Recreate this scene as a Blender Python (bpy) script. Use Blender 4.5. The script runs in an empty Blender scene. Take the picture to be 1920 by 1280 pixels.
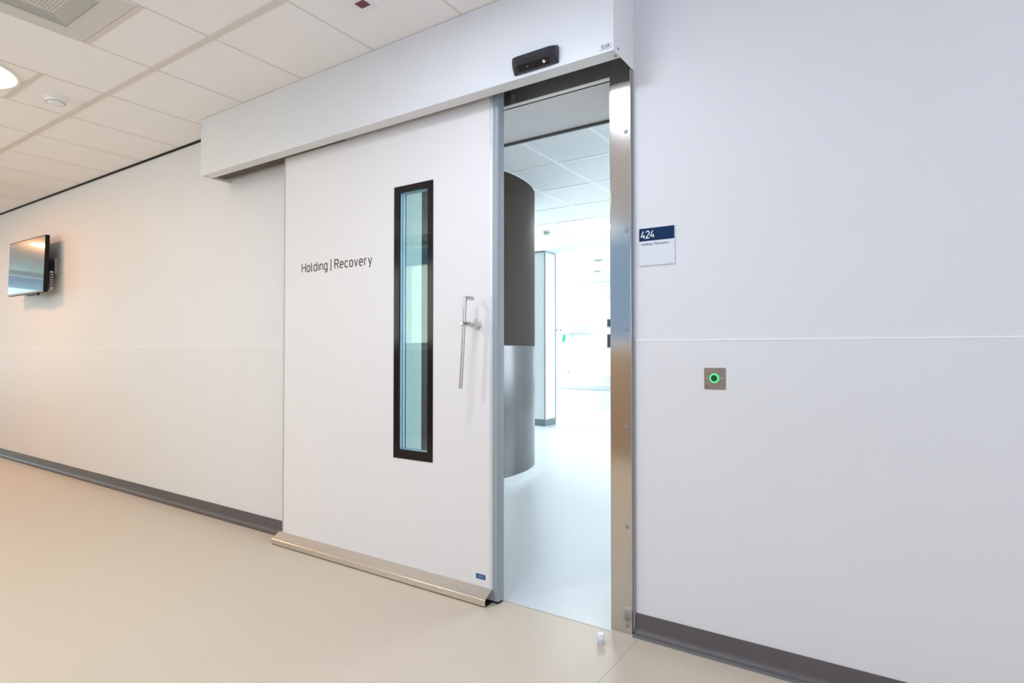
import bpy, bmesh, math, random
from mathutils import Vector, Matrix, Euler
random.seed(4)
R = math.radians
S = bpy.context.scene
COL = S.collection

# ------------------------------------------------------------------ camera
cam_d = bpy.data.cameras.new('camera'); cam = bpy.data.objects.new('camera', cam_d); COL.objects.link(cam)
cam_d.sensor_width = 36; cam_d.lens = 1104.2 * 36 / 1920; cam_d.clip_start = 0.02; cam_d.clip_end = 200
cam.location = (0, -2.42, 1.208)
cam.rotation_euler = (R(90 + 0.974), 0, R(33.655))
S.camera = cam
# ------------------------------------------------------------------ view, world, daylight
S.view_settings.view_transform = 'Standard'; S.view_settings.look = 'None'
S.view_settings.gamma = 1; S.view_settings.use_curve_mapping = False
S.view_settings.exposure = 0.0
W = bpy.data.worlds.new('sky'); S.world = W; W.use_nodes = True
bg = W.node_tree.nodes['Background']; bg.inputs[0].default_value = (0.45, 0.68, 1.0, 1); bg.inputs[1].default_value = 1.0

def area(name, loc, rot, sx, sy, power, color):
    l = bpy.data.lights.new(name, 'AREA'); l.shape = 'RECTANGLE'; l.size = sx; l.size_y = sy
    l.energy = power; l.color = color
    o = bpy.data.objects.new(name, l); o.location = loc; o.rotation_euler = rot; COL.objects.link(o); return o
CZ = 2.83      # corridor ceiling
WZ = 2.85      # ward ceiling
# corridor daylight: opposite windows and the windows at both ends of the corridor
# source: (power, colour)
LT = {
 'opp': (20, (.35, .65, 1.3)), 'oppfar': (50, (1, .96, .70)), 'end': (50, (1.0, .95, .85)), 'farend': (62, (.6, 1, 1)),
 'wside': (270, (.93, .98, 1.0)), 'wleft': (760, (.92, .99, 1.0)),
 'lampA': (6, (1, .92, .78)), 'lampB': (26, (.88, 1.0, 1.2)), 'lampC': (27, (1.5, .70, .32)), 'fillF': (80, (.98, 1.02, 1.0)), 'lampE': (3, (1, .9, .8)),
 'world': (.8, (.45, .68, 1.0)), 'panel': (20, (.95, .98, 1.0)),
}
bg.inputs[0].default_value = (*LT['world'][1], 1); bg.inputs[1].default_value = LT['world'][0]
area('daylight_opposite_window', (0.9, -4.3, 1.9), (R(112), 0, 0), 3.4, 1.4, *LT['opp'])
area('daylight_opposite_far_window', (-6.0, -4.3, 1.9), (R(112), 0, 0), 2.8, 1.4, *LT['oppfar'])
area('daylight_corridor_end', (3.5, -2.0, 1.5), (0, R(110), 0), 2.0, 2.8, *LT['end'])
area('daylight_far_corridor_end', (-14.6, -2.0, 1.5), (0, R(-100), 0), 2.2, 3.0, *LT['farend'])
# ward daylight: the window walls right of and beyond the doorway
area('daylight_ward_side', (1.6, 7.0, 1.6), (0, R(95), 0), 2.2, 2.8, *LT['wside'])
area('daylight_ward_left', (-9.6, 7.3, 1.5), (0, R(-95), 0), 2.2, 2.9, *LT['wleft'])

# ------------------------------------------------------------------ materials
def mat(name, col, rough=0.5, metal=0.0, spec=0.5, noise=0.0, nscale=8.0, bump=0.0, bscale=200, emit=None, estr=0, coat=0):
    m = bpy.data.materials.new(name); m.use_nodes = True; nt = m.node_tree; p = nt.nodes['Principled BSDF']
    p.inputs['Base Color'].default_value = (*col, 1); p.inputs['Roughness'].default_value = rough
    p.inputs['Metallic'].default_value = metal; p.inputs['Specular IOR Level'].default_value = spec
    p.inputs['Coat Weight'].default_value = coat
    if emit: p.inputs['Emission Color'].default_value = (*emit, 1); p.inputs['Emission Strength'].default_value = estr
    if noise or bump:
        tc = nt.nodes.new('ShaderNodeTexCoord')
    if noise:
        n = nt.nodes.new('ShaderNodeTexNoise'); n.inputs['Scale'].default_value = nscale; n.inputs['Detail'].default_value = 5
        nt.links.new(tc.outputs['Object'], n.inputs['Vector'])
        r = nt.nodes.new('ShaderNodeMapRange'); r.inputs['From Min'].default_value = .3; r.inputs['From Max'].default_value = .7
        r.inputs['To Min'].default_value = 1 - noise; r.inputs['To Max'].default_value = 1 + noise
        nt.links.new(n.outputs['Fac'], r.inputs['Value'])
        mx = nt.nodes.new('ShaderNodeVectorMath'); mx.operation = 'SCALE'; mx.inputs[0].default_value = col
        nt.links.new(r.outputs[0], mx.inputs['Scale']); nt.links.new(mx.outputs[0], p.inputs['Base Color'])
    if bump:
        n2 = nt.nodes.new('ShaderNodeTexNoise'); n2.inputs['Scale'].default_value = bscale; n2.inputs['Detail'].default_value = 2
        nt.links.new(tc.outputs['Object'], n2.inputs['Vector'])
        b = nt.nodes.new('ShaderNodeBump'); b.inputs['Strength'].default_value = bump; b.inputs['Distance'].default_value = .002
        nt.links.new(n2.outputs['Fac'], b.inputs['Height']); nt.links.new(b.outputs[0], p.inputs['Normal'])
    return m

def brushed(name, col, rough=.2, axis=(60, 60, 1.2), amt=.12, bump=.05):
    m = bpy.data.materials.new(name); m.use_nodes = True; nt = m.node_tree; p = nt.nodes['Principled BSDF']
    p.inputs['Metallic'].default_value = 1; p.inputs['Base Color'].default_value = (*col, 1)
    tc = nt.nodes.new('ShaderNodeTexCoord'); mp = nt.nodes.new('ShaderNodeMapping'); mp.inputs['Scale'].default_value = axis
    n = nt.nodes.new('ShaderNodeTexNoise'); n.inputs['Scale'].default_value = 12; n.inputs['Detail'].default_value = 4
    nt.links.new(tc.outputs['Object'], mp.inputs['Vector']); nt.links.new(mp.outputs[0], n.inputs['Vector'])
    r = nt.nodes.new('ShaderNodeMapRange'); r.inputs['To Min'].default_value = rough - amt/2; r.inputs['To Max'].default_value = rough + amt/2
    nt.links.new(n.outputs['Fac'], r.inputs['Value']); nt.links.new(r.outputs[0], p.inputs['Roughness'])
    b = nt.nodes.new('ShaderNodeBump'); b.inputs['Strength'].default_value = bump; b.inputs['Distance'].default_value = .001
    nt.links.new(n.outputs['Fac'], b.inputs['Height']); nt.links.new(b.outputs[0], p.inputs['Normal'])
    return m

def glass(name, tint, refl_ior=1.5):
    m = bpy.data.materials.new(name); m.use_nodes = True; nt = m.node_tree; nt.nodes.clear()
    o = nt.nodes.new('ShaderNodeOutputMaterial'); t = nt.nodes.new('ShaderNodeBsdfTransparent'); g = nt.nodes.new('ShaderNodeBsdfGlossy')
    t.inputs[0].default_value = (*tint, 1); g.inputs['Roughness'].default_value = .02
    lw = nt.nodes.new('ShaderNodeLayerWeight'); pw = nt.nodes.new('ShaderNodeMath'); pw.operation = 'POWER'; pw.inputs[1].default_value = 5
    nt.links.new(lw.outputs['Facing'], pw.inputs[0])
    f = nt.nodes.new('ShaderNodeMath'); f.operation = 'MULTIPLY_ADD'; f.inputs[1].default_value = .94; f.inputs[2].default_value = .05
    nt.links.new(pw.outputs[0], f.inputs[0]); mx = nt.nodes.new('ShaderNodeMixShader')
    nt.links.new(f.outputs[0], mx.inputs[0]); nt.links.new(t.outputs[0], mx.inputs[1]); nt.links.new(g.outputs[0], mx.inputs[2])
    nt.links.new(mx.outputs[0], o.inputs[0]); return m

def vinyl(name, c1, c2, rough):
    m = mat(name, c1, rough=rough); nt = m.node_tree; p = nt.nodes['Principled BSDF']
    tc = nt.nodes.new('ShaderNodeTexCoord'); n = nt.nodes.new('ShaderNodeTexNoise'); n.inputs['Scale'].default_value = 55; n.inputs['Detail'].default_value = 6
    n.inputs['Roughness'].default_value = .7
    r = nt.nodes.new('ShaderNodeValToRGB'); r.color_ramp.elements[0].position = .35; r.color_ramp.elements[1].position = .65
    r.color_ramp.elements[0].color = (*c1, 1); r.color_ramp.elements[1].color = (*c2, 1)
    nt.links.new(tc.outputs['Object'], n.inputs['Vector']); nt.links.new(n.outputs['Fac'], r.inputs[0]); nt.links.new(r.outputs[0], p.inputs['Base Color'])
    n2 = nt.nodes.new('ShaderNodeTexNoise'); n2.inputs['Scale'].default_value = 1.4; n2.inputs['Detail'].default_value = 3
    nt.links.new(tc.outputs['Object'], n2.inputs['Vector'])
    r2 = nt.nodes.new('ShaderNodeMapRange'); r2.inputs['To Min'].default_value = rough - .06; r2.inputs['To Max'].default_value = rough + .06
    return m

M = {
 'lampA': mat('lamp diffuser A', (1, 1, 1), emit=LT['lampA'][1], estr=LT['lampA'][0]),
 'lampB': mat('lamp diffuser B', (1, 1, 1), emit=LT['lampB'][1], estr=LT['lampB'][0]),
 'lampC': mat('lamp diffuser C', (1, 1, 1), emit=LT['lampC'][1], estr=LT['lampC'][0]),
 'fillF': mat('fill lamp diffuser F', (1, 1, 1), emit=LT['fillF'][1], estr=LT['fillF'][0]),
 'lampE': mat('lamp diffuser E', (1, 1, 1), emit=LT['lampE'][1], estr=LT['lampE'][0]),
 'wall': mat('wall paint', (.80, .79, .80), rough=.55, noise=.008, nscale=3, bump=.06, bscale=260),
 'clad': mat('wall protection sheet', (.80, .785, .785), rough=.5, spec=.3, noise=.008, nscale=3, bump=.03, bscale=120),
 'seam': mat('painted highlight', (.95, .93, .93), rough=.4),  # near-white so the panel seam carries a highlight in its colour
 'ceil': mat('ceiling tile', (.94, .925, .93), rough=.9, noise=.03, nscale=180, bump=.15, bscale=300),
 'grid': mat('ceiling grid', (.74, .69, .64), rough=.5),
 'gridthin': mat('thin tile joint', (.70, .66, .63), rough=.6),
 'vinyl': vinyl('corridor vinyl', (.60, .51, .405), (.635, .54, .432), .34),
 'vinylw': vinyl('ward vinyl', (.62, .655, .67), (.66, .69, .705), .26),
 'base': mat('baseboard rubber', (.120, .104, .104), rough=.45, noise=.05),
 'door': mat('door laminate', (.83, .80, .80), rough=.42, noise=.006, nscale=2, bump=.02, bscale=150),
 'alu': mat('anodised aluminium', (.33, .375, .41), rough=.45, metal=.1, noise=.02),
 'alul': mat('light aluminium edge', (.72, .74, .77), rough=.3, metal=.3),
 'cover': mat('powder coated steel', (.78, .785, .80), rough=.35, noise=.006),
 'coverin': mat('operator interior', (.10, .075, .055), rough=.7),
 'steel': brushed('brushed stainless steel', (.62, .59, .55), rough=.12, amt=.08, bump=.03),
 'steelx': brushed('brushed stainless profile', (.70, .655, .60), rough=.26, axis=(1.2, 60, 60)),
 'handle': brushed('satin steel handle', (.66, .635, .61), rough=.34, axis=(8, 8, 8), amt=.05, bump=.0),
 'black': mat('black enamel', (.012, .009, .011), rough=.10, spec=.25),
 'blackp': mat('black plastic', (.022, .020, .026), rough=.32),
 'gap': mat('dark gap', (.012, .009, .008), rough=.9),
 'spacer': mat('glazing spacer', (.60, .72, .85), rough=.3, metal=.3),
 'glass': glass('door glass', (.88, .965, .965)),
 'wglass': glass('window glass', (.95, .98, 1.0)),
 'ink': mat('dark lettering', (.07, .055, .055), rough=.5),
 'inkb': mat('blue ink', (.06, .08, .16), rough=.5),
 'navy': mat('navy sign band', (.006, .032, .090), rough=.45, spec=.12),
 'signw': mat('sign plate', (.78, .80, .84), rough=.25),
 'white': mat('white plastic', (.86, .86, .86), rough=.3),
 'screw': mat('screw head', (.20, .20, .20), rough=.35, metal=.8),
 'bolt': mat('bolt cap', (.30, .30, .31), rough=.45, metal=.4),
 'tag': mat('blue maker label', (.03, .09, .24), rough=.4),
 'lampring': mat('lamp trim', (.85, .80, .74), rough=.4),
 'plate': brushed('switch plate steel', (.50, .44, .40), rough=.3, axis=(8, 8, 8), bump=0),
 'led': mat('green light ring', (.15, .7, .25), emit=(.06, 1.0, .20), estr=1.0),
 'btn': mat('dark green button lens', (.006, .10, .035), rough=.15),
 'red': mat('red sensor lens', (.12, .004, .006), rough=.2),
 'dif': mat('diffuser metal', (.68, .69, .65), rough=.5),
 'slit': mat('diffuser slots', (.42, .42, .40), rough=.7),
 'tvp': mat('television plastic', (.008, .007, .009), rough=.45, spec=.2),
 'screen': mat('screen glass', (.015, .014, .016), rough=.20, spec=1.0, coat=1),
 'tape': mat('pale connector strip', (.6, .58, .57), rough=.5),
 'brown': mat('taupe laminate', (.052, .039, .033), rough=.6, spec=.12, noise=.05),
 'greyl': mat('light grey protection sheet', (.055, .058, .062), rough=.22, spec=.7),
 'wceil': mat('ward ceiling tile', (.84, .87, .875), rough=.9, noise=.02, nscale=150),
 'wgrid': mat('white ward grid', (.92, .95, .96), rough=.4),
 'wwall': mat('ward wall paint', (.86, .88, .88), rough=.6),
 'coltrim': mat('corner guard', (.30, .36, .37), rough=.4),
 'colface': mat('column cladding', (.74, .80, .81), rough=.4),
 'colbase': mat('column skirting', (.17, .21, .23), rough=.5),
 'panel': mat('ceiling panel lens', (1, 1, 1), emit=LT['panel'][1], estr=LT['panel'][0]),
 'green': mat('green plastic', (.02, .42, .13), rough=.4),
 'rail': mat('rail aluminium', (.40, .42, .46), rough=.4),
 'wood': mat('tan laminate', (.44, .31, .205), rough=.5, noise=.06),
 'frame': mat('window frame', (.55, .57, .60), rough=.4),
 'foliage': mat('foliage', (.05, .16, .05), rough=.7, noise=.5, nscale=6),
}

# ------------------------------------------------------------------ helpers
def box(bm, x0, x1, y0, y1, z0, z1):
    r = bmesh.ops.create_cube(bm, size=1)
    for v in r['verts']:
        v.co = Vector((x0 + (v.co.x + .5)*(x1 - x0), y0 + (v.co.y + .5)*(y1 - y0), z0 + (v.co.z + .5)*(z1 - z0)))
    return r['verts']

def lathe(bm, prof, mtx=Matrix.Identity(4), n=40):
    """prof: list of (radius, height) along local z"""
    rings = []
    for r, h in prof:
        if r < 1e-6: rings.append([bm.verts.new(mtx @ Vector((0, 0, h)))])
        else: rings.append([bm.verts.new(mtx @ Vector((r*math.cos(2*math.pi*k/n), r*math.sin(2*math.pi*k/n), h))) for k in range(n)])
    for a, b in zip(rings, rings[1:]):
        for k in range(n):
            k2 = (k + 1) % n
            if len(a) == 1 and len(b) == 1: continue
            if len(a) == 1: bm.faces.new((a[0], b[k], b[k2]))
            elif len(b) == 1: bm.faces.new((a[k], b[0], a[k2]))
            else: bm.faces.new((a[k], b[k], b[k2], a[k2]))

def tube(bm, pts, r, n=20):
    pts = [Vector(p) for p in pts]; rings = []
    for i, p in enumerate(pts):
        d = (pts[min(i+1, len(pts)-1)] - pts[max(i-1, 0)]).normalized()
        a = d.orthogonal().normalized() if i == 0 else (prev - d*prev.dot(d)).normalized()
        prev = a; b = d.cross(a)
        rings.append([bm.verts.new(p + r*(a*math.cos(2*math.pi*k/n) + b*math.sin(2*math.pi*k/n))) for k in range(n)])
    for u, v in zip(rings, rings[1:]):
        for k in range(n): bm.faces.new((u[k], u[(k+1) % n], v[(k+1) % n], v[k]))
    bm.faces.new(rings[0]); bm.faces.new(rings[-1])

def extrude_profile(bm, prof, x0, x1):
    """closed profile of (y,z) swept along x"""
    a = [bm.verts.new((x0, y, z)) for y, z in prof]; b = [bm.verts.new((x1, y, z)) for y, z in prof]
    n = len(prof); bm.faces.new(a); bm.faces.new(b[::-1])
    for k in range(n): bm.faces.new((a[k], b[k], b[(k+1) % n], a[(k+1) % n]))

def prism(bm, poly, z0, z1):
    a = [bm.verts.new((x, y, z0)) for x, y in poly]; b = [bm.verts.new((x, y, z1)) for x, y in poly]
    n = len(poly); bm.faces.new(a); bm.faces.new(b[::-1])
    for k in range(n): bm.faces.new((a[k], b[k], b[(k+1) % n], a[(k+1) % n]))

def obj(name, bm, m, parent=None, bevel=0, smooth=False, seg=2, origin=None):
    bmesh.ops.recalc_face_normals(bm, faces=bm.faces)
    if parent is not None and origin is None: origin = parent['_w']
    ow = Vector(origin) if origin is not None else Vector((0, 0, 0))
    bmesh.ops.translate(bm, verts=bm.verts, vec=-ow)
    me = bpy.data.meshes.new(name); bm.to_mesh(me); bm.free()
    for mm in (m if isinstance(m, (list, tuple)) else [m]): me.materials.append(mm)
    o = bpy.data.objects.new(name, me); COL.objects.link(o)
    if parent is not None:
        o.parent = parent; o.location = ow - Vector(parent['_w'])
    else: o.location = ow
    o['_w'] = tuple(ow)
    if smooth:
        for p in me.polygons: p.use_smooth = True
        e = o.modifiers.new('split', 'EDGE_SPLIT'); e.split_angle = R(35)
    if bevel:
        b = o.modifiers.new('bevel', 'BEVEL'); b.width = bevel; b.segments = seg; b.limit_method = 'ANGLE'; b.angle_limit = R(40)
    return o

def thing(name, loc, label, cat, group=None, kind=None):
    o = bpy.data.objects.new(name, None); COL.objects.link(o); o.location = loc; o.empty_display_size = .05
    o['_w'] = tuple(loc); return tag(o, label, cat, group, kind)
def tag(o, label, cat, group=None, kind=None):
    o['label'] = label; o['category'] = cat
    if group: o['group'] = group
    if kind: o['kind'] = kind
    return o
def B(*boxes):
    bm = bmesh.new()
    for b in boxes: box(bm, *b)
    return bm
def struct(name, bm, m, label, cat, bevel=0, smooth=False, parent=None):
    o = obj(name, bm, m, bevel=bevel, smooth=smooth, parent=parent)
    if parent is None: tag(o, label, cat, kind='structure')
    return o
def Ty(loc):   # local z -> world -y (things mounted on the wall face)
    return Matrix.Translation(loc) @ Matrix.Rotation(R(90), 4, 'X')
def Tdn(loc):  # local z -> down
    return Matrix.Translation(loc) @ Matrix.Rotation(R(180), 4, 'X')

# ------------------------------------------------------------------ stroke lettering (cap height 1, x height .72)
def arc(cx, cy, rx, ry, a0, a1, n=12):
    return [(cx + rx*math.cos(R(a0 + (a1-a0)*k/n)), cy + ry*math.sin(R(a0 + (a1-a0)*k/n))) for k in range(n+1)]
def rr(x0, x1, y0, y1, r):   # closed rounded rect path
    return arc(x1-r, y0+r, r, r, -90, 0, 6) + arc(x1-r, y1-r, r, r, 0, 90, 6) + arc(x0+r, y1-r, r, r, 90, 180, 6) + arc(x0+r, y0+r, r, r, 180, 270, 6) + [(x1-r, y0)]
G = {
 'H': (.58, [[(0, 0), (0, 1)], [(.58, 0), (.58, 1)], [(0, .52), (.58, .52)]]),
 'o': (.46, [rr(0, .46, 0, .72, .22)]),
 'l': (.12, [[(0, 1)] + arc(.12, .12, .12, .12, 180, 270, 5)]),
 'd': (.46, [rr(0, .46, 0, .72, .22), [(.46, 0), (.46, 1)]]),
 'i': (0, [[(0, 0), (0, .72)], [(0, .90), (0, 1.0)]]),
 'n': (.44, [[(0, 0), (0, .72)], [(0, .5)] + arc(.22, .5, .22, .22, 180, 0, 10) + [(.44, 0)]]),
 'g': (.46, [rr(0, .46, 0, .72, .22), [(.46, .72), (.46, 0)] + arc(.24, -.04, .22, .22, 0, -90, 8) + [(.06, -.26)]]),
 '|': (0, [[(0, -.22), (0, 1.12)]]),
 '/': (.35, [[(0, -.1), (.35, 1.05)]]),
 'R': (.56, [[(0, 0), (0, 1), (.32, 1)] + arc(.32, .76, .24, .24, 90, -90, 10) + [(0, .52)], [(.30, .52), (.58, 0)]]),
 'e': (.46, [[(0, .38), (.46, .38), (.46, .5)] + arc(.23, .5, .23, .22, 0, 180, 10) + [(0, .22)] + arc(.23, .22, .23, .22, 180, 310, 10)]),
 'c': (.42, [[(.42, .62)] + arc(.23, .49, .23, .23, 60, 180, 8) + arc(.23, .23, .23, .23, 180, 300, 8) + [(.42, .09)]]),
 'v': (.46, [[(0, .72), (.23, 0), (.46, .72)]]),
 'r': (.30, [[(0, 0), (0, .72)], [(0, .48)] + arc(.24, .48, .24, .24, 180, 80, 8)]),
 'y': (.46, [[(0, .72), (.24, .02)], [(.46, .72), (.2, -.14)] + arc(.06, -.12, .14, .14, 0, -80, 5)]),
 '4': (.60, [[(.34, 1), (0, .24), (.60, .24)], [(.44, .5), (.44, 0)]]),
 '2': (.52, [[(0, .78)] + arc(.26, .74, .26, .26, 170, -20, 12) + [(0, 0), (.54, 0)]]),
 'E': (.44, [[(.44, 1), (0, 1), (0, 0), (.44, 0)], [(0, .5), (.38, .5)]]),
 'L': (.42, [[(0, 1), (0, 0), (.42, 0)]]),
 'U': (.48, [[(0, 1), (0, .24)] + arc(.24, .24, .24, .24, 180, 360, 8) + [(.48, 1)]]),
 'X': (.48, [[(0, 0), (.48, 1)], [(0, 1), (.48, 0)]]),
}
def lettering(name, text, x, y, z, h, width, sw, m, parent, depth=.0006, space=.26, word=.42):
    """writing on a wall-parallel face (facing -y), baseline z, left end x, total width"""
    strokes = []; cx = 0
    for ch in text:
        if ch == ' ': cx += word - space; continue
        w, ss = G[ch]
        for s in ss: strokes.append([(cx + px, py) for px, py in s])
        cx += w + space
    tot = cx - space; kx = width/tot; bm = bmesh.new()
    for si, s in enumerate(strokes):
        dd = depth*(1 + .12*(si % 5))
        P = [Vector((x + px*kx, z + py*h)) for px, py in s]
        Q = [P[0]]
        for p in P[1:]:
            if (p - Q[-1]).length > 1e-6: Q.append(p)
        P = Q; L_, R_ = [], []
        for i, p in enumerate(P):
            d0 = (P[i] - P[i-1]).normalized() if i else (P[1] - P[0]).normalized()
            d1 = (P[i+1] - P[i]).normalized() if i < len(P)-1 else d0
            n0 = Vector((-d0.y, d0.x)); n1 = Vector((-d1.y, d1.x)); nn = (n0 + n1)
            nn = nn.normalized() if nn.length > .1 else n0
            k = sw/2/max(.45, nn.dot(n0)); L_.append(p + nn*k); R_.append(p - nn*k)
        for i in range(len(P)-1):
            q = [L_[i], L_[i+1], R_[i+1], R_[i]]
            f = [bm.verts.new((v.x, y - dd, v.y)) for v in q]; b = [bm.verts.new((v.x, y, v.y)) for v in q]
            bm.faces.new(f)
            for k in range(4): bm.faces.new((f[k], b[k], b[(k+1) % 4], f[(k+1) % 4]))
    return obj(name, bm, m, parent)

# ================================================================== CORRIDOR SHELL
OX0, OX1, OZ, WT = -2.605, -1.071, 2.425, .43       # doorway and wall thickness
XL, XR, YB = -14.0, 3.0, -3.9                        # corridor ends and opposite wall
WH = 3.0
struct('floor', B((XL, XR, YB, -.045, -.1, 0), (XL, OX0, -.045, .0, -.1, 0), (OX1, XR, -.045, .0, -.1, 0)), M['vinyl'], 'beige speckled vinyl corridor floor', 'floor')
struct('floor_ward', B((-9.2, 1.4, .0, 8.8, -.1, 0), (OX0, OX1, -.045, .0, -.1, 0)), M['vinylw'], 'pale blue-grey vinyl floor of the ward behind the doorway', 'floor')
# fine welded seams in the vinyl
struct('trim_1', B((-.943, -.940, -2.6, -.035, -.001, .0006)), mat('seam weld', (.50, .45, .39), rough=.4), 'fine welded seam in the corridor floor by the door jamb', 'floor seam')
struct('trim_2', B((OX0, OX1, -.049, -.043, -.001, .0007)), mat('joint weld', (.42, .38, .34), rough=.4), 'thin floor joint across the doorway threshold', 'floor joint')
bm = B((XL, OX0, 0, WT, 0, WH), (OX1, XR, 0, WT, 0, WH), (OX0, OX1, 0, WT, OZ, WH))
struct('wall_back', bm, M['wall'], 'white corridor wall with the sliding door opening', 'wall')
struct('trim_3', B((XL, OX0 - .02, -.003, 0, .03, 1.25)), M['clad'], 'white wall protection sheet left of the sliding door', 'wall panel', bevel=.001)
struct('trim_4', B((-.968, XR, -.003, 0, .03, 1.252)), M['clad'], 'white wall protection sheet right of the steel door jamb', 'wall panel', bevel=.001)
struct('trim_5', B((-.968, XR, -.0045, 0, 1.2515, 1.2575)), M['seam'], 'thin bright sealant line along the right wall at waist height', 'sealant line')  # edge highlight of the panel seam, drawn as a white strip
struct('trim_6', B((XL, OX0, -.0035, 0, 1.2495, 1.2525)), M['seam'], 'faint sealant line along the left wall below the screen', 'sealant line')
# shadow gap where the ceiling meets the wall
struct('trim_7', B((XL, XR, -.012, 0, 2.818, CZ + .02)), M['gap'], 'black shadow gap between the ceiling and the corridor wall', 'shadow gap')
# coved skirting
def cove(x0, x1):
    bm = bmesh.new()
    pr = [(-.001, .088), (-.007, .088), (-.008, .03)] + [(-.034 + .026*math.cos(R(a)), .030 - .026*math.sin(R(a))) for a in (15, 35, 55, 75, 90)] + [(-.046, .002), (-.046, .0), (-.001, 0)]
    extrude_profile(bm, pr, x0, x1); return bm
struct('baseboard_left', cove(XL, OX0 - .03), M['base'], 'dark grey coved skirting left of the sliding door', 'baseboard', smooth=True)
struct('baseboard_right', cove(-.968, XR), M['base'], 'dark grey coved skirting right of the steel door jamb', 'baseboard', smooth=True)
struct('trim_8', B((-.968, XR, -.0475, -.030, 0, .0045)), mat('skirting foot', (.20, .20, .20), rough=.4), 'lighter grey foot of the right skirting on the floor', 'baseboard foot')
# corridor ceiling: slab, then the joint network hung just below it
struct('ceiling', B((XL, XR, YB, -.014, CZ, CZ + .15)), M['ceil'], 'off-white tiled suspended corridor ceiling', 'ceiling')
px = .6045; X0 = -2.361
jx = [X0 + px*k for k in range(-19, 9)]
bm = bmesh.new()
for x in jx:
    if XL < x < XR: box(bm, x - .004, x + .004, YB, -.016, CZ - .0015, CZ)
struct('trim_9', bm, M['gridthin'], 'thin joints between the corridor ceiling tiles running to the wall', 'tile joints')
bm = bmesh.new()
box(bm, XL, XR, -.788, -.752, CZ - .004, CZ)
box(bm, XL, XR, -2.2, -2.164, CZ - .004, CZ)
for k, x in enumerate(jx[:-1]):
    if k % 2 == 1:
        for y in (-1.105, -1.725):
            box(bm, x + .004, x + px - .004, y - .014, y + .014, CZ - .004, CZ)
struct('trim_10', bm, M['grid'], 'wide metal profile strips between the corridor ceiling tiles', 'ceiling profile')
# opposite wall with windows, and both corridor ends (seen only in reflections)
wins = [(-11.5, -8.5), (-7.5, -4.6), (-3.6, -1.2), (-.8, 2.6)]
bx_ = [(XL, XR, YB - .2, YB, 0, 1.27), (XL, XR, YB - .2, YB, 2.76, WH)]
e = [XL] + [v for w in wins for v in w] + [XR]
for a, b in zip(e[0::2], e[1::2]): bx_.append((a, b, YB - .2, YB, 1.27, 2.76))
struct('wall_front', B(*bx_), M['wall'], 'corridor wall with windows opposite the sliding door', 'wall')
struct('trim_11', B((XL, XR, YB, YB + .02, .0, 1.24)), M['wood'], 'tan wall cladding opposite the sliding door', 'wall panel')
for i, (a, b) in enumerate(wins):
    fr = []
    for x in (a, (a + b)/2 - .03, b - .06): fr.append((x, x + .06, YB - .12, YB - .05, 1.27, 2.76))
    fr += [(a + .06, b - .06, YB - .12, YB - .05, 1.27, 1.33), (a + .06, b - .06, YB - .12, YB - .05, 2.70, 2.76)]
    w = struct('window_%d' % (i + 1), B(*fr), M['frame'], 'grey framed window in the wall opposite the sliding door, number %d from the far end' % (i + 1), 'window')
    obj('pane', B((a + .06, b - .06, YB - .09, YB - .082, 1.33, 2.70)), M['wglass'], w)
struct('wall_right', B((XR, XR + .2, YB, 0, 0, .35), (XR, XR + .2, YB, 0, 2.75, WH), (XR, XR + .2, YB, -3.5, .35, 2.75), (XR, XR + .2, -.5, 0, .35, 2.75)), M['wall'], 'end wall of the corridor to the right with a large window', 'wall')
struct('wall_left', B((XL - .2, XL, YB, 0, 0, .35), (XL - .2, XL, YB, 0, 2.75, WH), (XL - .2, XL, YB, -3.6, .35, 2.75), (XL - .2, XL, -.4, 0, .35, 2.75)), M['wall'], 'far left end wall of the corridor with a large window', 'wall')

# ================================================================== DOOR JAMB AND HEAD (stainless)
j = struct('trim_12', B((OX1, -.976, -.030, .0, .0, 2.56)), M['steel'], 'brushed stainless steel jamb casing right of the doorway', 'door jamb', bevel=.002)
obj('jamb_return', B((-.976, -.971, -.010, 0, 0, 2.43)), mat('return strip', (.45, .44, .44), rough=.35), j)
obj('reveal_lining', B((OX1 - .002, OX1, -.029, WT, 0, OZ)), M['steel'], j)
for z in (2.163, 1.732, 1.305, .882, .457, .036):
    bm = bmesh.new(); lathe(bm, [(0, .0032), (.0075, .0030), (.0092, .0015), (.0095, 0)], Ty((-.997, -.030, z)), 24)
    obj('bolt_cap', bm, M['bolt'], j, smooth=True)
hd = struct('trim_13', B((-2.70, OX1, -.020, 0, OZ, 2.62)), M['steel'], 'dark stainless steel head casing above the doorway', 'door head', bevel=.001)
obj('seal_strip', B((OX0, OX1, -.020, .004, OZ - .004, OZ)), M['white'], hd)
obj('shadow_line', B((OX0, OX1, .004, .012, OZ - .005, OZ)), M['gap'], hd)
struct('trim_14', B((OX0 + .003, OX1 - .003, WT - .012, WT + .004, OZ - .012, OZ)), mat('soffit edge', (.09, .085, .08), rough=.5), 'dark edge strip at the back of the doorway soffit', 'edge strip')
struct('trim_15', B((OX0, OX0 + .003, .0, WT, 0, OZ)), mat('left reveal', (.78, .82, .82), rough=.45), 'pale left reveal of the doorway seen through the door glass', 'door reveal')

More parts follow.
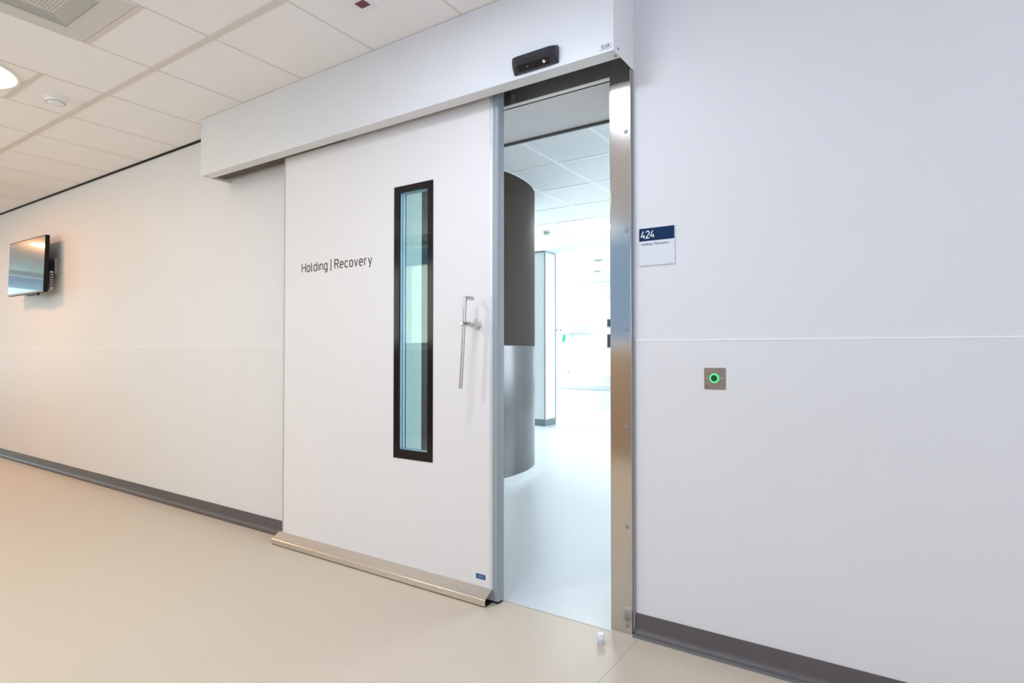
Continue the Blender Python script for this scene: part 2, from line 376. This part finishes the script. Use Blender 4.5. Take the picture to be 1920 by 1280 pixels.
# ================================================================== SLIDING DOOR
DF, DB = -.100, -.052
d = thing('door_1', (-2.48, -.075, .010), 'large white sliding door with narrow black framed glass, half open', 'door', kind='structure')
wx0, wx1, wz0, wz1 = -2.318, -2.038, .633, 2.105       # black glazing frame
ix0, ix1, iz0, iz1 = -2.279, -2.074, .682, 2.069       # clear glass
LX0, LX1, EZ = -3.285, -1.676, 2.500
obj('leaf', B((LX0, wx0 + .01, DF, DB, .012, EZ), (wx1 - .01, LX1, DF, DB, .012, EZ), (wx0 + .01, wx1 - .01, DF, DB, .012, wz0 + .01), (wx0 + .01, wx1 - .01, DF, DB, wz1 - .01, EZ)), M['door'], d)
obj('edge_profile', B((LX0 - .010, LX0, DF - .001, DB, .012, EZ)), mat('grey edge', (.50, .46, .47), rough=.4), d)['label'] = 'thin grey edge strip'
bm = bmesh.new()
prism(bm, [(LX1, DF - .001), (LX1 + .018, DF - .001), (LX1 + .018, DF + .004), (LX1, DF + .004)], .012, EZ)
obj('edge_profile', bm, M['alul'], d, bevel=.001)['label'] = 'light aluminium edge strip'
bm = bmesh.new()
prism(bm, [(LX1 + .018, DF - .001)] + [(-1.636 + .012*math.sin(R(a)), DF + .011 - .012*math.cos(R(a))) for a in (0, 15, 30, 45, 60, 75, 90)] + [(-1.624, DB), (LX1, DB), (LX1, DF + .004), (LX1 + .018, DF + .004)], .012, EZ)
obj('closing_edge', bm, M['alu'], d, smooth=True)['label'] = 'blue-grey aluminium closing edge'
obj('bottom_seal', B((LX0, -1.628, DF + .006, DB - .004, .001, .012)), M['gap'], d)['label'] = 'dark bottom seal'
# glazing
fr = obj('window_frame', B((wx0, ix0, DF - .0035, DF + .006, wz0, wz1), (ix1, wx1, DF - .0035, DF + .006, wz0, wz1), (ix0, ix1, DF - .0035, DF + .006, wz0, iz0), (ix0, ix1, DF - .0035, DF + .006, iz1, wz1)), M['black'], d)
fr['label'] = 'glossy black glazing border'
obj('window_pane', B((wx0 + .012, wx1 - .012, DF + .0065, DF + .0085, wz0 + .012, wz1 - .012)), M['glass'], fr)
obj('window_pane', B((wx0 + .012, wx1 - .012, DB - .0035, DB - .0015, wz0 + .012, wz1 - .012)), M['glass'], fr)
sp = bmesh.new(); a = .006
for (q0, q1, t) in ((DF + .009, DF + .022, 0), (DF + .026, DB - .004, 1)):
    box(sp, ix0 - .004, ix0, q0, q1, iz0, iz1); box(sp, ix1, ix1 + .004, q0, q1, iz0, iz1)
    box(sp, ix0, ix1, q0, q1, iz1, iz1 + .004); box(sp, ix0, ix1, q0, q1, iz0 - .004, iz0)
obj('spacer_bar', sp, M['spacer'], fr)['label'] = 'pale metal glazing spacer'
sp = bmesh.new(); q0, q1 = DF + .0222, DF + .0258
box(sp, ix0 - .004, ix0 + .001, q0, q1, iz0, iz1); box(sp, ix1 - .001, ix1 + .004, q0, q1, iz0, iz1)
box(sp, ix0, ix1, q0, q1, iz1 - .001, iz1 + .004); box(sp, ix0, ix1, q0, q1, iz0 - .004, iz0 + .001)
obj('seal', sp, M['gap'], fr)
bf = obj('rear_frame', B((wx0, ix0, DB, DB + .003, wz0, wz1), (ix1, wx1, DB, DB + .003, wz0, wz1), (ix0, ix1, DB, DB + .003, wz0, iz0), (ix0, ix1, DB, DB + .003, iz1, wz1)), M['black'], fr)
# lettering
lettering('lettering', 'Holding | Recovery', -3.113, DF, 1.700, .052, .618, .0074, M['ink'], d, space=.27, word=.60)['label'] = 'dark lettering reading Holding | Recovery'
# maker label
tl = obj('maker_label', B((-1.756, -1.699, DF - .0012, DF, .100, .124)), M['tag'], d); tl['label'] = 'small dark blue label'
obj('label_print', B((-1.745, -1.705, DF - .0016, DF - .0012, .108, .1105), (-1.741, -1.712, DF - .0016, DF - .0012, .114, .1165)), mat('label print', (.25, .36, .55), rough=.5), tl)
# lever handle
HX, HZ = -1.752, 1.342
bm = bmesh.new(); lathe(bm, [(0, 0), (.0265, 0), (.0265, .005), (.0235, .008), (0, .008)], Ty((HX, DF, HZ)), 40)
hh = obj('handle', bm, M['handle'], d, smooth=True); hh['label'] = 'satin steel lever handle'
bm = bmesh.new(); lathe(bm, [(.0235, .006), (.0175, .022), (.0165, .046), (.0125, .048), (.0115, .048)], Ty((HX, DF, HZ)), 40)
obj('rose', bm, M['handle'], hh, smooth=True)
bm = bmesh.new(); lathe(bm, [(.0125, .044), (.0125, .122), (.010, .126), (0, .126)], Ty((HX, DF, HZ)), 32)
obj('neck', bm, M['handle'], hh, smooth=True)
by = DF - .108; sx = -.020/.33
def bpt(z): return (HX + .002 + (HZ - z)*sx*1.0, by, z)
top = bpt(1.462); bm = bmesh.new()
tube(bm, [(top[0], by + .062, 1.466), (top[0], by + .020, 1.466), (top[0], by + .009, 1.464), (top[0], by + .0025, 1.458), (top[0], by, 1.449), bpt(1.40), bpt(1.3), bpt(1.2), bpt(1.1), bpt(1.030)], .0098)
obj('lever_bar', bm, M['handle'], hh, smooth=True)
# sloped stainless foot profile
bm = bmesh.new(); t = .003
pr = [(-.101, .066), (-.107, .0655), (-.160, .036), (-.163, .033), (-.163, .005), (-.160, .005), (-.160, .033 - .001), (-.157, .0345 - .001), (-.107, .062), (-.101, .0625)]
extrude_profile(bm, pr, -3.318, -1.657)
kp = obj('foot_profile', bm, M['steelx'], d, bevel=.0006); kp['label'] = 'sloped brushed steel profile along the foot of the door'
obj('foot_gap_shade', B((-3.312, -1.660, -.158, -.104, .0, .005)), M['gap'], d)['label'] = 'black strip painted for the dark gap under the steel profile'  # black box stands in for the shade in the open gap

# ================================================================== SLIDING DOOR OPERATOR COVER
CX0, CX1, CY, CB, CL = -4.085, -.972, -.215, 2.434, -.140
c = thing('door_operator_cover', (-2.5, -.1, CB), 'long white metal box above the door hiding its sliding gear', 'door operator')
bm = bmesh.new()
pr = [(CY, CZ - .002), (CY, CB), (CL, CB), (CL, CB + .002), (CY + .002, CB + .002), (CY + .002, CZ - .002)]
extrude_profile(bm, pr, CX0 + .002, CX1 - .002)
obj('front_cover', bm, M['cover'], c, bevel=.0006)
endp = [(CY, CZ - .002), (CY, CB), (-.0005, CB), (-.0005, CZ - .002)]
for (a, b) in ((CX0, CX0 + .002), (CX1 - .002, CX1)):
    bm = bmesh.new(); extrude_profile(bm, endp, a, b); obj('end_cap', bm, M['cover'], c, bevel=.0004)
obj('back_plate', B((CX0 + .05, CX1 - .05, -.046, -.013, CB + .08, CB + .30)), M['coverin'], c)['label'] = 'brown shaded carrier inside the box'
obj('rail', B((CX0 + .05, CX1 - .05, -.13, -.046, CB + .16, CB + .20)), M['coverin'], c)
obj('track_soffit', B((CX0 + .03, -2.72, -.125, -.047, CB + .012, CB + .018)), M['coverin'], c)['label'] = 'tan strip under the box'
for mt in (Ty((-4.077, CY, 2.775)),):
    bm = bmesh.new(); lathe(bm, [(0, .002), (.003, .002), (.004, 0)], mt, 16); obj('screw', bm, M['screw'], c, smooth=True)
for loc in ((-4.055, -.195, CB), (-.985, -.165, CB)):
    bm = bmesh.new(); lathe(bm, [(0, .002), (.0045, .002), (.005, 0)], Tdn(loc), 16); obj('screw', bm, M['screw'], c, smooth=True)
bm = bmesh.new(); lathe(bm, [(0, .002), (.0045, .002), (.005, 0)], Matrix.Translation((CX1, -.170, CB + .024)) @ Matrix.Rotation(R(90), 4, 'Y'), 16); obj('screw', bm, M['screw'], c, smooth=True)
lettering('badge_lettering', 'ELUX', -1.024, CY, CB + .019, .014, .033, .0022, M['inkb'], c, space=.35)
obj('badge_line', B((-1.036, -.982, CY - .0006, CY, CB + .0125, CB + .0140), (-.9835, -.982, CY - .0006, CY, CB + .0140, CB + .030)), M['inkb'], c)

# motion sensor on the cover
ms = thing('motion_sensor', (-1.34, CY, 2.487), 'black motion sensor on the front of the door cover', 'sensor')
def loft(bm, secs):
    rs = [[bm.verts.new(p) for p in s] for s in secs]
    for a, b in zip(rs, rs[1:]):
        n = len(a)
        for k in range(n): bm.faces.new((a[k], a[(k+1) % n], b[(k+1) % n], b[k]))
    bm.faces.new(rs[0]); bm.faces.new(rs[-1])
bm = bmesh.new(); sx0, sx1 = -1.452, -1.226
def sec(x, k): return [(x, CY, 2.522), (x, CY - .016*k, 2.524), (x, CY - .040*k, 2.514), (x, CY - .044*k, 2.494), (x, CY - .034*k, 2.474), (x, CY - .014*k, 2.452), (x, CY, 2.450)]
loft(bm, [sec(sx0 + .001, .62), sec(sx0 + .010, .9), sec(sx0 + .03, 1), sec(sx1 - .03, 1), sec(sx1 - .012, .92), sec(sx1, .7)])
obj('housing', bm, M['blackp'], ms, bevel=.001)
bm = bmesh.new()
lo = [(CY - .0345, 2.473), (CY - .0155, 2.453), (CY - .0165, 2.4515), (CY - .0355, 2.4715)]
extrude_profile(bm, lo, sx0 + .035, sx1 - .035)
obj('lens_window', bm, M['black'], ms)
nrm = Vector((0, -.020, -.020)).normalized()
for (x, r_, m_) in ((-1.285, .007, M['white']), (-1.37, .005, mat('dull lens', (.09, .10, .11), rough=.3)), (-1.268, .003, mat('small red light', (.25, .05, .03), rough=.3))):
    z_ = Vector((x, CY - .0262, 2.4620)); bm = bmesh.new()
    q = nrm.to_track_quat('Z', 'Y').to_matrix().to_4x4()
    lathe(bm, [(0, .0035), (r_*.7, .0028), (r_, 0)], Matrix.Translation(z_) @ q, 20); obj('lens', bm, m_, ms, smooth=True)

# ================================================================== WALL ITEMS
s = thing('room_sign', (-.870, 0, 1.656), 'square white room sign reading 424 with a navy band', 'sign')
obj('plate', B((-.948, -.793, -.006, 0, 1.576, 1.736)), M['signw'], s, bevel=.0008)
obj('colour_band', B((-.9475, -.7935, -.0066, -.006, 1.681, 1.7355)), M['navy'], s)['label'] = 'navy band'
lettering('room_number', '424', -.938, -.0066, 1.6935, .030, .058, .0042, M['white'], s, space=.2)
lettering('room_name', 'Holding / Recovery', -.937, -.006, 1.6625, .0095, .119, .0013, M['ink'], s, space=.24, word=.5)
obj('small_print', B((-.826, -.808, -.0062, -.006, 1.5822, 1.5832)), mat('grey print', (.45, .45, .47), rough=.5), s)

b = thing('push_button', (-.632, -.003, 1.10), 'square steel push button plate with a glowing green ring', 'switch')
obj('plate', B((-.674, -.590, -.006, -.003, 1.056, 1.144)), M['plate'], b, bevel=.001)
bm = bmesh.new(); lathe(bm, [(.0135, .003), (.0135, .008), (.0150, .0095), (.0175, .0085), (.0187, .003)], Ty((-.634, -.003, 1.101)), 48)
obj('light_ring', bm, M['led'], b, smooth=True)
bm = bmesh.new(); lathe(bm, [(0, .0055), (.006, .0058), (.0115, .0066), (.0135, .0050)], Ty((-.634, -.003, 1.101)), 40)
obj('button', bm, M['btn'], b, smooth=True)
for x in (-.663, -.603):
    bm = bmesh.new(); lathe(bm, [(0, .0045), (.002, .0043), (.0032, .003)], Ty((x, -.003, 1.101)), 16); obj('screw', bm, mat('bright screw', (.75, .70, .66), rough=.25, metal=.9), b, smooth=True)
obj('engraving', B((-.664, -.6605, -.0064, -.006, 1.065, 1.067), (-.6655, -.664, -.0064, -.006, 1.062, 1.074), (-.6605, -.659, -.0064, -.006, 1.062, 1.070)), M['ink'], b)

# television
tv = thing('television', (-7.60, 0, 2.08), 'black flat wall screen at the far left of the corridor', 'television')
tv0 = Vector(tv['_w'])
T = Matrix.Translation((-7.545, -.150, 2.083)) @ Matrix.Rotation(R(0.6), 4, 'Z') @ Matrix.Rotation(R(-1.4), 4, 'X')
def tvpart(name, bm, m, bevel=0, par=None):
    bmesh.ops.transform(bm, matrix=T, verts=bm.verts); return obj(name, bm, m, par or tv, bevel=bevel)
w2, h2 = .478, .285
hs = tvpart('housing', B((-w2, w2, 0, .035, -h2, h2)), M['tvp'], .004)
tvpart('screen', B((-w2 + .010, w2 - .010, -.0015, .0, -h2 + .018, h2 - .010)), M['screen'])
tvpart('bottom_bezel', B((-w2 + .004, w2 - .004, -.003, .0, -h2 + .001, -h2 + .016)), mat('warm bezel', (.32, .24, .18), rough=.4), .001)
tvpart('back_box', B((-.30, .305, .035, .085, .05, .235)), M['tvp'], .006)
tvpart('back_box', B((-.30, .345, .035, .090, -.25, .03)), M['tvp'], .006)
tvpart('infrared_foot', B((.05, .33, -.002, .02, -h2 - .022, -h2)), M['tvp'], .003)
obj('wall_arm', B((-7.55, -7.205, -.10, -.02, 2.045, 2.125)), M['tvp'], tv, bevel=.004)
obj('wall_plate', B((-7.60, -7.19, -.02, -.001, 2.00, 2.16)), mat('bracket paint', (.45, .43, .43), rough=.5), tv, bevel=.002)
st = obj('connector_strip', B((-7.205, -7.140, -.075, -.050, 1.83, 2.02)), M['tape'], tv, bevel=.003); st['label'] = 'pale connector strip'
for k in range(6):
    obj('connector', B((-7.140, -7.137, -.072, -.055, 1.86 + k*.025, 1.873 + k*.025)), M['tvp'], st)

# little cap on the floor
dc = thing('door_stop', (-1.055, -.172, 0), 'small white cylindrical door stop on the floor in front of the doorway', 'door stop')
bm = bmesh.new(); lathe(bm, [(0, 0), (.0140, 0), (.0150, .002), (.0150, .022), (.0142, .023)], Matrix.Translation((-1.055, -.172, 0)), 40); obj('base', bm, mat('grey nylon', (.66, .69, .76), rough=.3), dc, smooth=True)
bm = bmesh.new(); lathe(bm, [(.0140, .0225), (.0152, .024), (.0152, .040), (.0125, .044), (0, .0445)], Matrix.Translation((-1.055, -.172, 0)), 40); obj('cap', bm, M['white'], dc, smooth=True)

# ================================================================== CEILING ITEMS
def lamp(x, y, label, m):
    o = thing('ceiling_light', (x, y, CZ), label, 'ceiling light', 'round recessed ceiling lights in the corridor')
    bm = bmesh.new(); lathe(bm, [(.262, .001), (.262, .008), (.272, .010), (.281, .006), (.283, .0)], Tdn((x, y, CZ)), 64); obj('trim_ring', bm, M['lampring'], o, smooth=True)
    bm = bmesh.new(); lathe(bm, [(0, .0075), (.200, .0070), (.262, .005)], Tdn((x, y, CZ)), 64); obj('diffuser', bm, M[m], o, smooth=True)
    return o
lamp(-4.48, -1.40, 'round glowing ceiling light at the left edge of the photo', 'lampA')
lamp(-1.46, -1.30, 'round glowing ceiling light overhead in front of the door', 'lampB')
lamp(-7.50, -1.40, 'round glowing ceiling light beyond the left edge near the screen', 'lampC')
lamp(-10.5, -1.40, 'round glowing ceiling light farthest along the corridor', 'lampC')
lamp(1.55, -3.0, 'round glowing ceiling light behind the camera to the right', 'lampE')

lamp(-3.27, -3.10, 'unseen round fill lamp added behind the camera to the left', 'fillF')  # added fill, out of view, evens the light on the door

sd = thing('smoke_detector', (-4.50, -.925, CZ), 'round white smoke detector on the corridor ceiling beside the glowing light', 'smoke detector')
bm = bmesh.new(); lathe(bm, [(.062, 0), (.062, .010), (.058, .014), (.050, .016)], Tdn((-4.50, -.925, CZ)), 48); obj('base', bm, M['white'], sd, smooth=True)
bm = bmesh.new(); lathe(bm, [(.052, .014), (.050, .026), (.044, .036), (.034, .042), (.0, .044)], Tdn((-4.50, -.925, CZ)), 48); hd_ = obj('dome', bm, M['white'], sd, smooth=True)
for k in range(20):
    a = 2*math.pi*k/20; bm = bmesh.new(); box(bm, -.0014, .0014, -.001, .001, -.007, .006)
    bmesh.ops.transform(bm, matrix=Matrix.Translation((-4.50 + .0485*math.cos(a), -.925 + .0485*math.sin(a), CZ - .030)) @ Matrix.Rotation(a + math.pi/2, 4, 'Z') @ Matrix.Rotation(R(-25), 4, 'X'), verts=bm.verts)
    obj('sensing_slot', bm, M['gap'], sd)

cs = thing('ceiling_sensor', (-2.05, -.585, CZ), 'small square white ceiling sensor with a dark red lens', 'sensor')
obj('housing', B((-2.102, -1.998, -.668, -.508, CZ - .024, CZ)), M['white'], cs, bevel=.005)
bm = B((-2.088, -2.032, -.590, -.545, CZ - .0265, CZ - .024)); obj('lens', bm, M['red'], cs, bevel=.001)['label'] = 'dark red lens'

av = thing('air_diffuser', (-3.27, -1.42, CZ), 'square perforated air diffuser in the corridor ceiling', 'air vent')
obj('panel', B((-3.560, -2.985, -1.705, -1.122, CZ - .004, CZ)), M['dif'], av)
rings = []; cx_, cy_ = -3.27, -1.42
for k in range(9):
    r0 = .185 - k*.0095; rings += [(cx_ - r0, cx_ + r0, cy_ - r0, cy_ - r0 + .003), (cx_ - r0, cx_ + r0, cy_ + r0 - .003, cy_ + r0), (cx_ - r0, cx_ - r0 + .003, cy_ - r0 + .003, cy_ + r0 - .003), (cx_ + r0 - .003, cx_ + r0, cy_ - r0 + .003, cy_ + r0 - .003)]
obj('louvre_slots', B(*[(a, b2, c2, d2, CZ - .0052, CZ - .004) for a, b2, c2, d2 in rings]), M['slit'], av)
bm = bmesh.new(); r0 = .192
for q in ((cx_ - r0, cx_ + r0, cy_ - r0, cy_ - r0 + .005), (cx_ - r0, cx_ + r0, cy_ + r0 - .005, cy_ + r0), (cx_ - r0, cx_ - r0 + .005, cy_ - r0 + .005, cy_ + r0 - .005), (cx_ + r0 - .005, cx_ + r0, cy_ - r0 + .005, cy_ + r0 - .005)): box(bm, *q, CZ - .008, CZ - .004)
obj('rim', bm, mat('diffuser rim', (.60, .62, .58), rough=.5), av)
fc = bmesh.new()
for i in range(14):
    for k in range(14):
        box(fc, cx_ - .090 + i*.0138, cx_ - .084 + i*.0138, cy_ - .090 + k*.0138, cy_ - .084 + k*.0138, CZ - .0052, CZ - .004)
obj('perforated_face', fc, M['slit'], av)

# ================================================================== WARD BEYOND THE DOORWAY
YF = 8.8; WX0, WX1 = -9.0, 1.2
struct('ceiling_ward', B((WX0 - .2, WX1 + .2, WT, 6.17, WZ, WZ + .15)), M['wceil'], 'pale tiled ward ceiling seen through the doorway', 'ceiling')
struct('ceiling_ward_plaster', B((WX0 - .2, WX1 + .2, 6.17, YF, WZ - .004, WZ + .15)), M['wwall'], 'plain white ward ceiling beyond the tiles', 'ceiling')
bm = bmesh.new()
for k in range(-12, 5):
    x = -2.505 - .597*k
    if WX0 < x < WX1: box(bm, x - .012, x + .012, WT + .8, 6.17, WZ - .003, WZ)
for y in (1.40, 2.06, 2.76, 3.46, 4.13, 4.81, 5.50): box(bm, WX0, WX1, y - .012, y + .012, WZ - .0032, WZ)
struct('trim_16', bm, M['wgrid'], 'white metal grid of the ward ceiling', 'ceiling grid')
# far wall
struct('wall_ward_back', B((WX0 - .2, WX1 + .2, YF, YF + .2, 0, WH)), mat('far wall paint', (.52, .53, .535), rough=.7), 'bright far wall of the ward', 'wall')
struct('trim_17', B((-7.6, WX1, YF - .03, YF, .415, .484)), M['rail'], 'grey bumper rail low on the far ward wall', 'bumper rail', bevel=.005)
struct('trim_18', B((-7.6, WX1, YF - .006, YF, 2.255, 2.262), (-7.6, WX1, YF - .006, YF, 2.645, 2.655)), M['rail'], 'thin grey panel joints high on the far ward wall', 'panel joint')
# side walls with large window openings
def winwall(name, x0, x1, y0, y1, label):
    struct(name, B((x0, x1, WT, YF, 0, .35), (x0, x1, WT, YF, 2.7, WH), (x0, x1, WT, y0, .35, 2.7), (x0, x1, y1, YF, .35, 2.7)), M['wwall'], label, 'wall')
winwall('wall_ward_right', WX1, WX1 + .2, 5.4, 8.6, 'ward side wall with the big windows, right of the doorway')
winwall('wall_ward_left', WX0 - .2, WX0, 5.7, 8.7, 'ward side wall with windows, left of the column')
for nm, xx, a, b_ in (('window_5', WX1 + .08, 5.4, 8.6), ('window_6', WX0 - .12, 5.7, 8.7)):
    n = 4; fr = [(xx, xx + .06, a, b_, .35, .41), (xx, xx + .06, a, b_, 2.64, 2.70)]
    for k in range(n + 1):
        y = a + (b_ - a - .06)*k/n; fr.append((xx, xx + .06, y, y + .06, .41, 2.64))
    w = struct(nm, B(*fr), M['frame'], 'ward window wall ' + ('on the right, out of view' if nm == 'window_5' else 'on the left behind the column'), 'window')
    obj('pane', B((xx + .026, xx + .034, a + .06, b_ - .06, .41, 2.64)), M['wglass'], w)
# curved wall
CC, CR = Vector((-4.27, 2.10, 0)), 1.285
def ring(r0, r1, z0, z1, a0=-180, a1=180, n=96):
    bm = bmesh.new(); lathe(bm, [(r1, z0), (r1, z1)] if r0 is None else [(r0, z0), (r1, z0), (r1, z1), (r0, z1)], Matrix.Translation(CC), n); return bm
cw = struct('wall_curved', ring(0.0, CR - .006, 0, WZ), M['wwall'], 'round curved wall just inside the doorway, dark taupe above and light grey below', 'curved wall', smooth=True)
obj('upper_cladding', ring(CR - .005, CR, 1.262, WZ - .012), M['brown'], cw, smooth=True)['label'] = 'dark taupe upper cladding'
obj('lower_cladding', ring(CR - .005, CR + .001, .075, 1.262), M['greyl'], cw, smooth=True)['label'] = 'light grey lower cladding'
obj('skirting', ring(CR - .005, CR + .010, .0, .075), mat('pale skirting', (.62, .68, .68), rough=.3), cw, smooth=True)['label'] = 'pale skirting'
# square column
cl = struct('column', B((-5.06, -4.85, 5.83, 6.17, .085, WZ)), M['colface'], 'square white column standing in the ward', 'column')
obj('skirting', B((-5.066, -4.844, 5.824, 6.176, 0, .105)), M['colbase'], cl)['label'] = 'grey skirting'
g = bmesh.new()
for (x, y) in ((-5.06, 5.83), (-4.85, 5.83), (-4.85, 6.17), (-5.06, 6.17)): box(g, x - .010, x + .010, y - .010, y + .010, .105, WZ - .02)
obj('corner_guard', g, M['coltrim'], cl)['label'] = 'dark corner guards'
obj('top_trim', B((-5.066, -4.844, 5.824, 6.176, WZ - .03, WZ - .006)), M['coltrim'], cl)
# ceiling panel lights and downlights
def panel_light(x, y, lb):
    pl = thing('panel_light', (x, y, WZ), lb, 'ceiling light', 'square lit panels in the ward ceiling')
    obj('lens', B((x - .282, x + .286, y - .325, y + .325, WZ - .006, WZ - .001)), M['panel'], pl)
    obj('frame', B((x - .289, x - .282, y - .33, y + .33, WZ - .008, WZ - .001), (x + .286, x + .293, y - .33, y + .33, WZ - .008, WZ - .001), (x - .282, x + .286, y - .33, y - .323, WZ - .008, WZ - .001), (x - .282, x + .286, y + .323, y + .33, WZ - .008, WZ - .001)), M['white'], pl)
panel_light(-3.408, 4.47, 'square lit panel in the ward ceiling seen through the doorway')
panel_light(-1.017, 2.41, 'unseen fill panel added in the ward ceiling right of the doorway, nearest the door')  # added out of view to lift the ward floor and soffit
panel_light(-1.017, 4.47, 'unseen fill panel added in the ward ceiling right of the doorway, farther in')  # second added fill panel, also out of view
for (x, y, lb) in ((-4.56, 7.20, 'grey rimmed recessed downlight in the plain ward ceiling, the nearer one'), (-5.20, 8.50, 'grey rimmed recessed downlight in the plain ward ceiling, the farther one')):
    o = thing('downlight', (x, y, WZ - .004), lb, 'downlight', 'ward downlights')
    bm = bmesh.new(); lathe(bm, [(.052, .0), (.052, .012), (.082, .016), (.090, .0)], Tdn((x, y, WZ - .004)), 36); obj('rim', bm, mat('downlight rim', (.30, .36, .36), rough=.4), o, smooth=True)
    bm = bmesh.new(); lathe(bm, [(0, .004), (.052, .003)], Tdn((x, y, WZ - .004)), 36); obj('reflector', bm, M['white'], o, smooth=True)
o = thing('smoke_detector', (-4.05, 4.52, WZ), 'small white smoke detector on the ward ceiling above the column', 'smoke detector')
bm = bmesh.new(); lathe(bm, [(.060, 0), (.060, .012), (.052, .016)], Tdn((-4.05, 4.52, WZ)), 36); obj('base', bm, M['white'], o, smooth=True)
bm = bmesh.new(); lathe(bm, [(.040, .015), (.044, .030), (.036, .046), (0, .048)], Tdn((-4.05, 4.52, WZ)), 36); obj('dome', bm, mat('grey dome', (.42, .46, .46), rough=.4), o, smooth=True)
# bedhead service rail on the far wall
br = thing('bedhead_rail', (-5.5, YF, 1.65), 'long pale service rail with sockets on the far ward wall', 'service rail')
obj('rail_body', B((-7.4, -5.242, YF - .08, YF, 1.585, 1.715)), M['rail'], br, bevel=.006)
for x0, sp_ in ((-6.37, .095), (-5.355, .04)):
    for k in range(3):
        bm = bmesh.new(); lathe(bm, [(0, .006), (.015, .006), (.017, 0)], Ty((x0 + .02 + k*sp_, YF - .08, 1.668)), 20); obj('socket', bm, M['ink'], br, smooth=True)
for k, x in enumerate((-5.92, -5.86, -5.76, -5.70, -5.66, -5.58)):
    obj('outlet', B((x, x + .03, YF - .095, YF - .08, 1.590 - .0*k, 1.612)), mat('grey outlet', (.45, .47, .50), rough=.5), br)
# green bag hanging from the rail
bm = bmesh.new(); n = 16
secs = []
for (z, rx, dx) in ((1.583, .006, .012), (1.565, .022, .008), (1.53, .038, .003), (1.48, .042, -.004), (1.43, .034, -.012), (1.40, .012, -.016)):
    secs.append([(-6.075 + dx + rx*math.cos(2*math.pi*k/n), YF - .10 + rx*.5*math.sin(2*math.pi*k/n), z) for k in range(n)])
loft(bm, secs); o = obj('green_bag', bm, M['green'], smooth=True, origin=(-6.075, YF - .10, 1.40)); tag(o, 'small green bag hanging under the pale service rail', 'bag')
# wall outlets low on far wall and a tall cabinet, monitors at the jamb edge
for x0, x1, lb in ((-6.27, -6.01, 'low grey double wall outlet on the far wall, the left one'), (-5.13, -4.90, 'low grey double wall outlet on the far wall, beside the tall cabinet')):
    o = thing('wall_outlet', ((x0 + x1)/2, YF, .765), lb, 'outlet', 'low wall outlets')
    obj('plate', B((x0, x1, YF - .015, YF, .73, .80)), mat('outlet plate', (.52, .50, .50), rough=.5), o, bevel=.003)
    for k in range(2):
        xx = x0 + (x1 - x0)*(.28 + .44*k); bm = bmesh.new(); lathe(bm, [(0, .002), (.022, .002), (.026, 0)], Ty((xx, YF - .015, .765)), 20); obj('socket', bm, mat('socket well', (.36, .35, .36), rough=.5), o)
cb = thing('tall_cabinet', (-4.90, YF, 0), 'tall narrow white cabinet at the far wall', 'cabinet')
obj('body', B((-5.235, -4.50, YF - .30, YF - .002, .70, 2.25)), M['wwall'], cb, bevel=.004)
obj('door', B((-5.228, -4.507, YF - .318, YF - .30, .708, 2.242)), mat('cabinet door', (.84, .85, .86), rough=.4), cb, bevel=.003)
for (z0, z1, lb, nm) in ((1.69, 1.86, 'upper small dark device on the far cabinet beside the jamb', 'wall_monitor'), (1.28, 1.56, 'lower dark grey device on the far cabinet beside the jamb', 'wall_monitor')):
    o = thing(nm, (-4.80, YF - .318, (z0 + z1)/2), lb, 'monitor', 'dark devices on the cabinet')
    obj('case', B((-4.95, -4.62, YF - .36, YF - .318, z0, z1)), mat('dark case', (.13, .17, .20), rough=.4), o, bevel=.006)
    obj('screen', B((-4.935, -4.635, YF - .363, YF - .36, z0 + .02, z1 - .02)), M['blackp'], o)
# hedge outside the left ward windows
bm = bmesh.new(); rnd = random.Random(7)
for k in range(2600):
    p = Vector((-13.0 + rnd.gauss(0, .35), rnd.uniform(4.0, 14.0), max(.02, rnd.uniform(0, 1.5) + rnd.gauss(0, .12)))); q = Euler((rnd.uniform(0, 6), rnd.uniform(0, 6), rnd.uniform(0, 6))).to_matrix(); sz = rnd.uniform(.08, .16)
    vs = [bm.verts.new(p + q @ Vector(v)*sz) for v in ((-.5, -1, 0), (.5, -1, .1), (.6, .6, 0), (0, 1.3, -.1), (-.6, .6, 0))]; bm.faces.new(vs)
o = obj('hedge', bm, M['foliage']); tag(o, 'green hedge outside the left ward windows', 'hedge', kind='stuff')
struct('ground_outside', B((-24, -9.3, -6, 18, -.12, -.02)), mat('pale paving', (.5, .5, .48), rough=.8), 'pale paved ground outside the ward windows', 'ground')

for o in list(bpy.data.objects):
    if '_w' in o: del o['_w']
